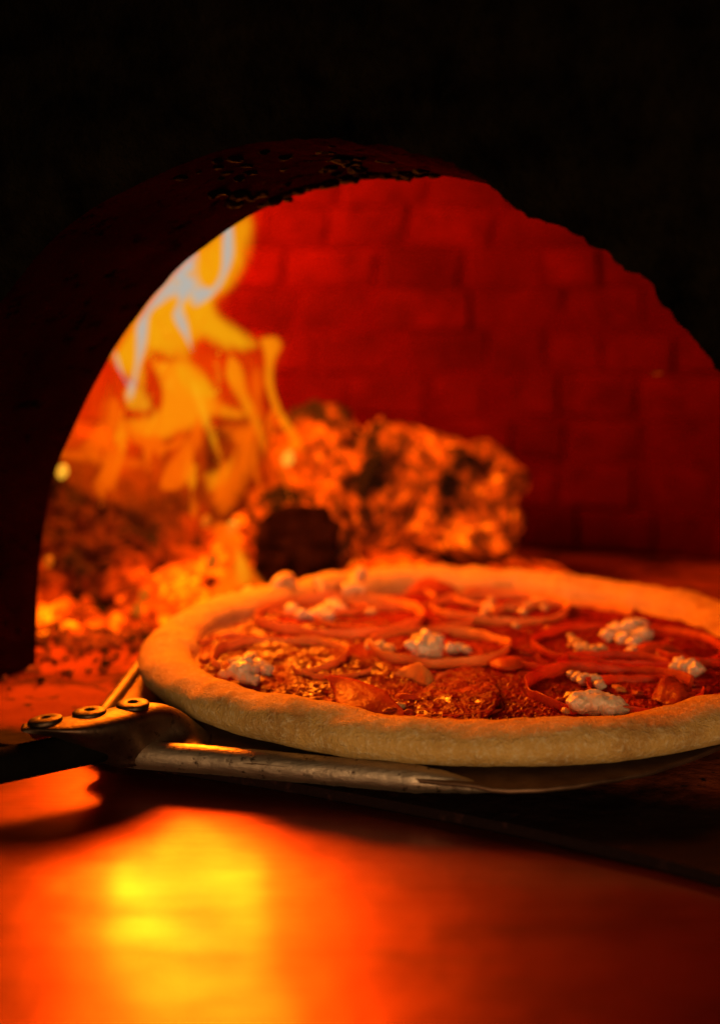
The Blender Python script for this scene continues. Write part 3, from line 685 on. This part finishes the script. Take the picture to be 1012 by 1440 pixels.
ring(800, 868, 100, 0.0046, 'half buried onion arc behind the lumpy cheese pile at right', 20, 170, lean=0.25, seed=7, mat='onion')
ring(905, 970, 70, 0.0049, 'inner onion arc inside the wide ring at front right', 30, 190, lean=0.29, seed=8, mat='redonion')
ring(640, 988, 62, 0.0025, 'curved red slice edge lying at the front centre of pizza', -110, 60, lean=0.42, seed=9, mat='redonion')
ring(560, 858, 120, 0.0042, 'long low onion arc across the middle back of the pizza', 200, 330, lean=0.29, seed=10, mat='onion')
ring(436, 848, 74, 0.0044, 'small onion ring lying across the left half of the large back ring', lean=.2, seed=21)
ring(548, 838, 66, 0.0040, 'small half hidden onion ring by the back rim, behind the middle ring', 10, 300, lean=.2, seed=22)
ring(700, 842, 60, 0.0039, 'small onion ring nested in the back right ring', lean=.15, seed=23, lift=.001)
ring(775, 925, 60, 0.0039, 'small red onion arc between the two nearest right rings', 190, 350, lean=.2, seed=24, mat='redonion')
ring(468, 935, 58, 0.0034, 'thin onion strip curving right of the cut open front left ring', 200, 330, lean=.2, seed=25)
ring(330, 905, 50, 0.0034, 'thin onion strip near the left rim behind the knobbly cheese lump', 20, 170, lean=.2, seed=26)
ring(870, 945, 92, 0.0039, 'red onion strip lying inside the wide front right ring', 30, 150, lean=.2, seed=27, mat='redonion', lift=.001)
ring(985, 915, 60, 0.0050, 'short onion arc against the right rim', 120, 300, lean=0.21, seed=11, mat='redonion')

# flat slices and petals: curved sheets with thickness
def petal(pts, label, mat, cat, name, thick=.0013, bulge=.003, seed=0, nu=26, nv=12, rough=.0006):
    """pts: two edge polylines of (px, py, z) running the same way"""
    a = spline([at_z(*p) for p in pts[0]], nu); b = spline([at_z(*p) for p in pts[1]], nu); V = []
    for v in np.linspace(0, 1, nv):
        P = a*(1-v)+b*v; P[:, 2] += bulge*math.sin(math.pi*v)*np.sin(np.linspace(0.15, math.pi-.15, nu)); V.append(P)
    V = np.vstack(V); V[:, 2] += fbm(V*220+seed, 3)*rough
    base = V.mean(0); base[2] = ZS
    o = mesh(name, V, grid_faces(nv, nu), M[mat], off=base); md = o.modifiers.new('t', 'SOLIDIFY'); md.thickness = thick; md.offset = 0
    return tag(o, label, cat)
s_ = ZS
petal([[(456, 951, s_+.009), (490, 955, s_+.0075), (530, 968, s_+.006), (555, 988, s_+.003), (578, 1014, s_-.001)],
       [(470, 970, s_+.004), (478, 995, s_+.001), (505, 1000, s_+.001), (535, 1008, s_-.0005), (572, 1016, s_-.001)]],
      'bright red onion petal tilted up at the front left of pizza', 'redonion', 'onion petal', 'onion_petal', bulge=.001, seed=3)
petal([[(552, 948, s_+.001), (572, 938, s_+.004), (588, 932, s_+.008), (600, 942, s_+.006), (612, 958, s_+.001)],
       [(560, 950, s_), (578, 955, s_), (590, 962, s_-.001), (602, 964, s_), (612, 960, s_)]],
      'small folded onion petal in front of the closed ring with ball', 'onion', 'onion petal', 'onion_petal', bulge=.001, seed=5)
petal([[(686, 932, s_+.001), (705, 926, s_+.003), (728, 925, s_+.003), (750, 930, s_+.001)], [(690, 938, s_), (708, 941, s_+.001), (730, 940, s_+.001), (748, 934, s_)]],
      'small flat red petal in the middle of the pizza', 'redonion', 'onion petal', 'onion_petal', bulge=.002, seed=7)
petal([[(556, 978, s_+.001), (572, 976, s_+.003), (592, 982, s_+.002)], [(556, 984, s_), (574, 987, s_), (592, 988, s_)]],
      'short red sliver right of the tilted red petal', 'redonion', 'onion petal', 'onion_petal', bulge=.001, seed=9)
petal([[(590, 975, s_), (620, 950, s_+.001), (660, 940, s_+.002), (692, 955, s_+.003), (704, 985, s_+.003)], [(585, 1010, s_-.001), (610, 1020, s_-.001), (645, 1022, s_), (680, 1012, s_+.001), (700, 992, s_+.002)]],
      'grainy flat tomato slice at the front centre beside the rim', 'sauce', 'tomato slice', 'tomato_slice', bulge=.002, seed=11, rough=.0019, nu=50, nv=40)
petal([[(570, 832, s_), (585, 818, s_+.006), (605, 806, s_+.010), (625, 810, s_+.008), (642, 826, s_+.002)], [(572, 836, s_), (590, 836, s_), (607, 836, s_), (625, 836, s_), (642, 834, s_)]],
      'dark red slice leaning on the back rim of the pizza', 'tomato', 'tomato slice', 'tomato_slice', bulge=.002, seed=13)
petal([[(880, 920, s_), (905, 905, s_+.005), (930, 905, s_+.005), (960, 915, s_+.002)], [(882, 925, s_), (905, 924, s_), (932, 924, s_), (962, 922, s_)]],
      'red folded petal right of the lumpy cheese pile', 'redonion', 'onion petal', 'onion_petal', bulge=.001, seed=15)
petal([[(925, 968, s_+.001), (935, 952, s_+.006), (950, 956, s_+.005), (975, 975, s_+.003), (985, 990, s_)], [(915, 985, s_), (930, 990, s_), (945, 995, s_), (962, 996, s_), (980, 996, s_)]],
      'crinkled red petal inside the wide ring at the front right', 'tomato', 'onion petal', 'onion_petal', bulge=.002, seed=17, rough=.0016)

# cheese: lumps of curd melted together
def curd(blobs, label, mat='cheese', name='cheese_lump', seed=0, cat='cheese', group='cheese lumps on the pizza', amp=.15, vox=.0005, squash=.8):
    """blobs: (px, py, radius in px)"""
    rs = np.random.default_rng(seed+50); VV, FF, n_ = [], [], 0; V0, F0 = ICO[4]
    for px, py, r in blobs:
        p = at_z(px, py, ZS+r*.00028*.8); rad__ = r/FPX*(p-EYE).length*1.14
        dirs = rs.normal(size=(36, 3)); dirs /= np.linalg.norm(dirs, axis=1)[:, None]
        w = np.exp(30*((V0@dirs.T)-1)).sum(1)
        V = V0*(rad__*(.80+amp*w+.26*fbm(V0*2.1+seed*3+px, 3)+.09*fbm(V0*6+px, 2)))[:, None]; V[:, 2] *= squash
        V = V+np.array(p); V[:, 2] = np.maximum(V[:, 2], ZS-.0025); VV.append(V); FF += [tuple(i+n_ for i in f) for f in F0]; n_ += len(V)
    V = np.vstack(VV); base = V.mean(0); base[2] = ZS
    o = mesh(name, V, FF, M[mat], off=base)
    md = o.modifiers.new('r', 'REMESH'); md.mode = 'VOXEL'; md.voxel_size = vox; md.use_smooth_shade = True
    md = o.modifiers.new('s', 'SMOOTH'); md.factor = .5; md.iterations = 3
    return tag(o, label, cat, group)
curd([(343, 944, 21), (336, 932, 11), (352, 926, 11), (366, 936, 12), (376, 942, 10), (316, 948, 8), (356, 955, 10)], 'knobbly cheese lump in the open onion ring at front left', seed=1)
curd([(600, 909, 23), (590, 899, 12), (612, 900, 12), (610, 917, 12), (589, 916, 11)], 'roundest white cheese ball, in the middle onion ring', seed=2)
curd([(634, 912, 10), (646, 911, 9), (656, 914, 7)], 'small cheese tail right of the roundest cheese ball', seed=3)
curd([(410, 858, 11), (424, 864, 10), (440, 864, 10), (455, 860, 12), (468, 851, 13), (476, 856, 10), (462, 866, 9)], 'long cheese strip lying in the large ring at back left', seed=4)
curd([(855, 893, 11), (872, 886, 15), (890, 883, 16), (904, 892, 14), (895, 905, 13), (887, 916, 9), (878, 898, 12), (906, 880, 9)], 'lumpy cheese pile in the wide ring at right', seed=5)
curd([(816, 989, 21), (836, 988, 23), (856, 992, 20), (873, 998, 13), (804, 981, 12)], 'smooth wide cheese dollop against the front right rim', seed=6, amp=.05, squash=.75)
curd([(812, 953, 9), (822, 956, 11), (834, 956, 11), (842, 963, 9), (803, 948, 7)], 'yellowish cheese piece just behind the smooth wide dollop', seed=7, amp=.12)
curd([(956, 934, 12), (966, 937, 13), (977, 941, 12), (948, 938, 8)], 'small cheese piece near the right rim', seed=8, amp=.14)
curd([(735, 860, 7), (742, 852, 7), (752, 846, 7), (761, 847, 7), (765, 855, 6)], 'cheese crescent inside the ring at back right', 'curl', seed=9, amp=.1)
curd([(685, 855, 9), (690, 846, 7), (696, 858, 7), (680, 862, 6)], 'small pointed cheese crumb left of the crescent', 'curl', seed=10)
curd([(808, 905, 10), (818, 912, 11), (832, 914, 10), (845, 913, 9), (802, 895, 6)], 'orange tinted cheese piece left of the lumpy pile', 'curl', seed=11)
curd([(520, 908, 8), (535, 909, 9), (548, 911, 8)], 'dull cheese flake at the left inside of the middle ring', 'curl', seed=12)
# pale curls on the back left rim
def curl(pts, r, label, seed):
    V, Fc = tube(spline([at_y(x, y, d_) for x, y, d_ in pts], 22), r*np.sin(np.linspace(.5, math.pi-.5, 22))**.5, 12); V = np.array(V)
    V = V+(fbm(V*200+seed, 3)*r*.5)[:, None]; base = V.mean(0)
    tag(mesh('cheese_curl', V, Fc, M['curl'], off=base), label, 'cheese', 'cheese curls on the back rim')
curl([(352, 842, .735), (350, 832, .735), (349, 826, .735)], .0042, 'leftmost stubby cheese curl on the back left rim', 1)
curl([(385, 834, .74), (392, 820, .742), (402, 816, .745), (412, 826, .745)], .0042, 'arched cheese curl second along the back left rim', 2)
curl([(440, 814, .75), (447, 820, .75), (456, 832, .745)], .0040, 'slanting cheese curl leaning on the back left rim', 3)
curl([(497, 826, .75), (504, 812, .755), (508, 800, .755)], .0048, 'upright cheese curl, tallest on the back rim', 4)
curl([(480, 829, .74), (496, 828, .74), (514, 829, .74)], .0040, 'short lying cheese curl at the foot of the tallest curl', 5)
# crumbs and flakes
V0, F0 = ICO[3]
spots = [(272, 905, 9, .5), (290, 926, 10, .45), (305, 900, 8, .5), (280, 940, 8, .4), (318, 972, 9, .4), (265, 918, 7, .5), (480, 1001, 13, .35), (508, 1003, 8, .3), (548, 1000, 9, .5), (562, 992, 8, .5), (590, 1010, 12, .35), (576, 1003, 9, .5),
         (596, 1018, 9, .3), (655, 870, 7, .6), (560, 880, 7, .6), (725, 880, 6, .6), (770, 884, 6, .6), (740, 920, 7, .5), (520, 860, 8, .5), (640, 950, 6, .5), (790, 985, 8, .6), (795, 1000, 6, .6), (870, 968, 9, .4), (895, 975, 10, .4), (365, 985, 9, .4), (350, 995, 7, .5), (420, 990, 7, .5), (910, 925, 9, .35), (930, 920, 8, .35), (445, 965, 6, .6)]
CR = []
LAND = [(343, 944, 'by the knobbly cheese lump'), (280, 910, 'inside the left end of the rim'), (600, 909, 'by the roundest cheese ball'), (515, 985, 'beside the bright red tilted petal'), (585, 1005, 'against the front rim at its middle'),
        (640, 865, 'behind the roundest cheese ball'), (750, 880, 'behind the lumpy cheese pile'), (800, 990, 'left of the smooth wide dollop'), (885, 970, 'inside the wide front right ring'), (920, 922, 'right of the lumpy cheese pile'), (740, 920, 'between the two nearest right rings'), (400, 985, 'in front of the cut open ring'), (520, 865, 'at the edge of the large back ring'), (640, 950, 'behind the grainy tomato slice')]
for i, (px, py, r, fz) in enumerate(spots):
    p = at_z(px, py, ZS+.0012); rr_ = r/FPX*(p-EYE).length; kx = random.uniform(.9, 1.5)
    V = V0*np.array([rr_*kx, rr_*random.uniform(.7, 1), rr_*fz]); V = V+V0*(fbm(V0*2+i*5, 3)*rr_*.35)[:, None]
    o = mesh('topping_crumb', V, F0, M[('curl', 'onion', 'tomato')[i % 3 if i > 5 else 2]]); o.location = p; o.rotation_euler = (random.uniform(-.3, .3), random.uniform(-.3, .3), random.uniform(0, 3))
    near = min(LAND, key=lambda q: math.hypot(q[0]-px, (q[1]-py)*3))
    tag(o, ('small yellowish' if o.data.materials[0] == M['curl'] else 'small pale orange' if o.data.materials[0] == M['onion'] else 'small dark red')+' crumb on the sauce '+near[2], 'crumb', 'crumbs on the sauce')
    CR.append((px, o))
same = {}
for px, o in CR: same.setdefault(o['label'], []).append((px, o))
for lab, lst in same.items():
    if len(lst) == 1: continue
    lst.sort(key=lambda q: q[0]); k_ = len(lst)
    words = {2: ('left', 'right'), 3: ('leftmost', 'middle', 'rightmost'), 4: ('leftmost', 'second from left', 'third from left', 'rightmost')}[k_]
    for w, (_, o) in zip(words, lst): o['label'] = w+' '+lab.replace('small ', '').replace(' crumb on the sauce', ' sauce crumb')
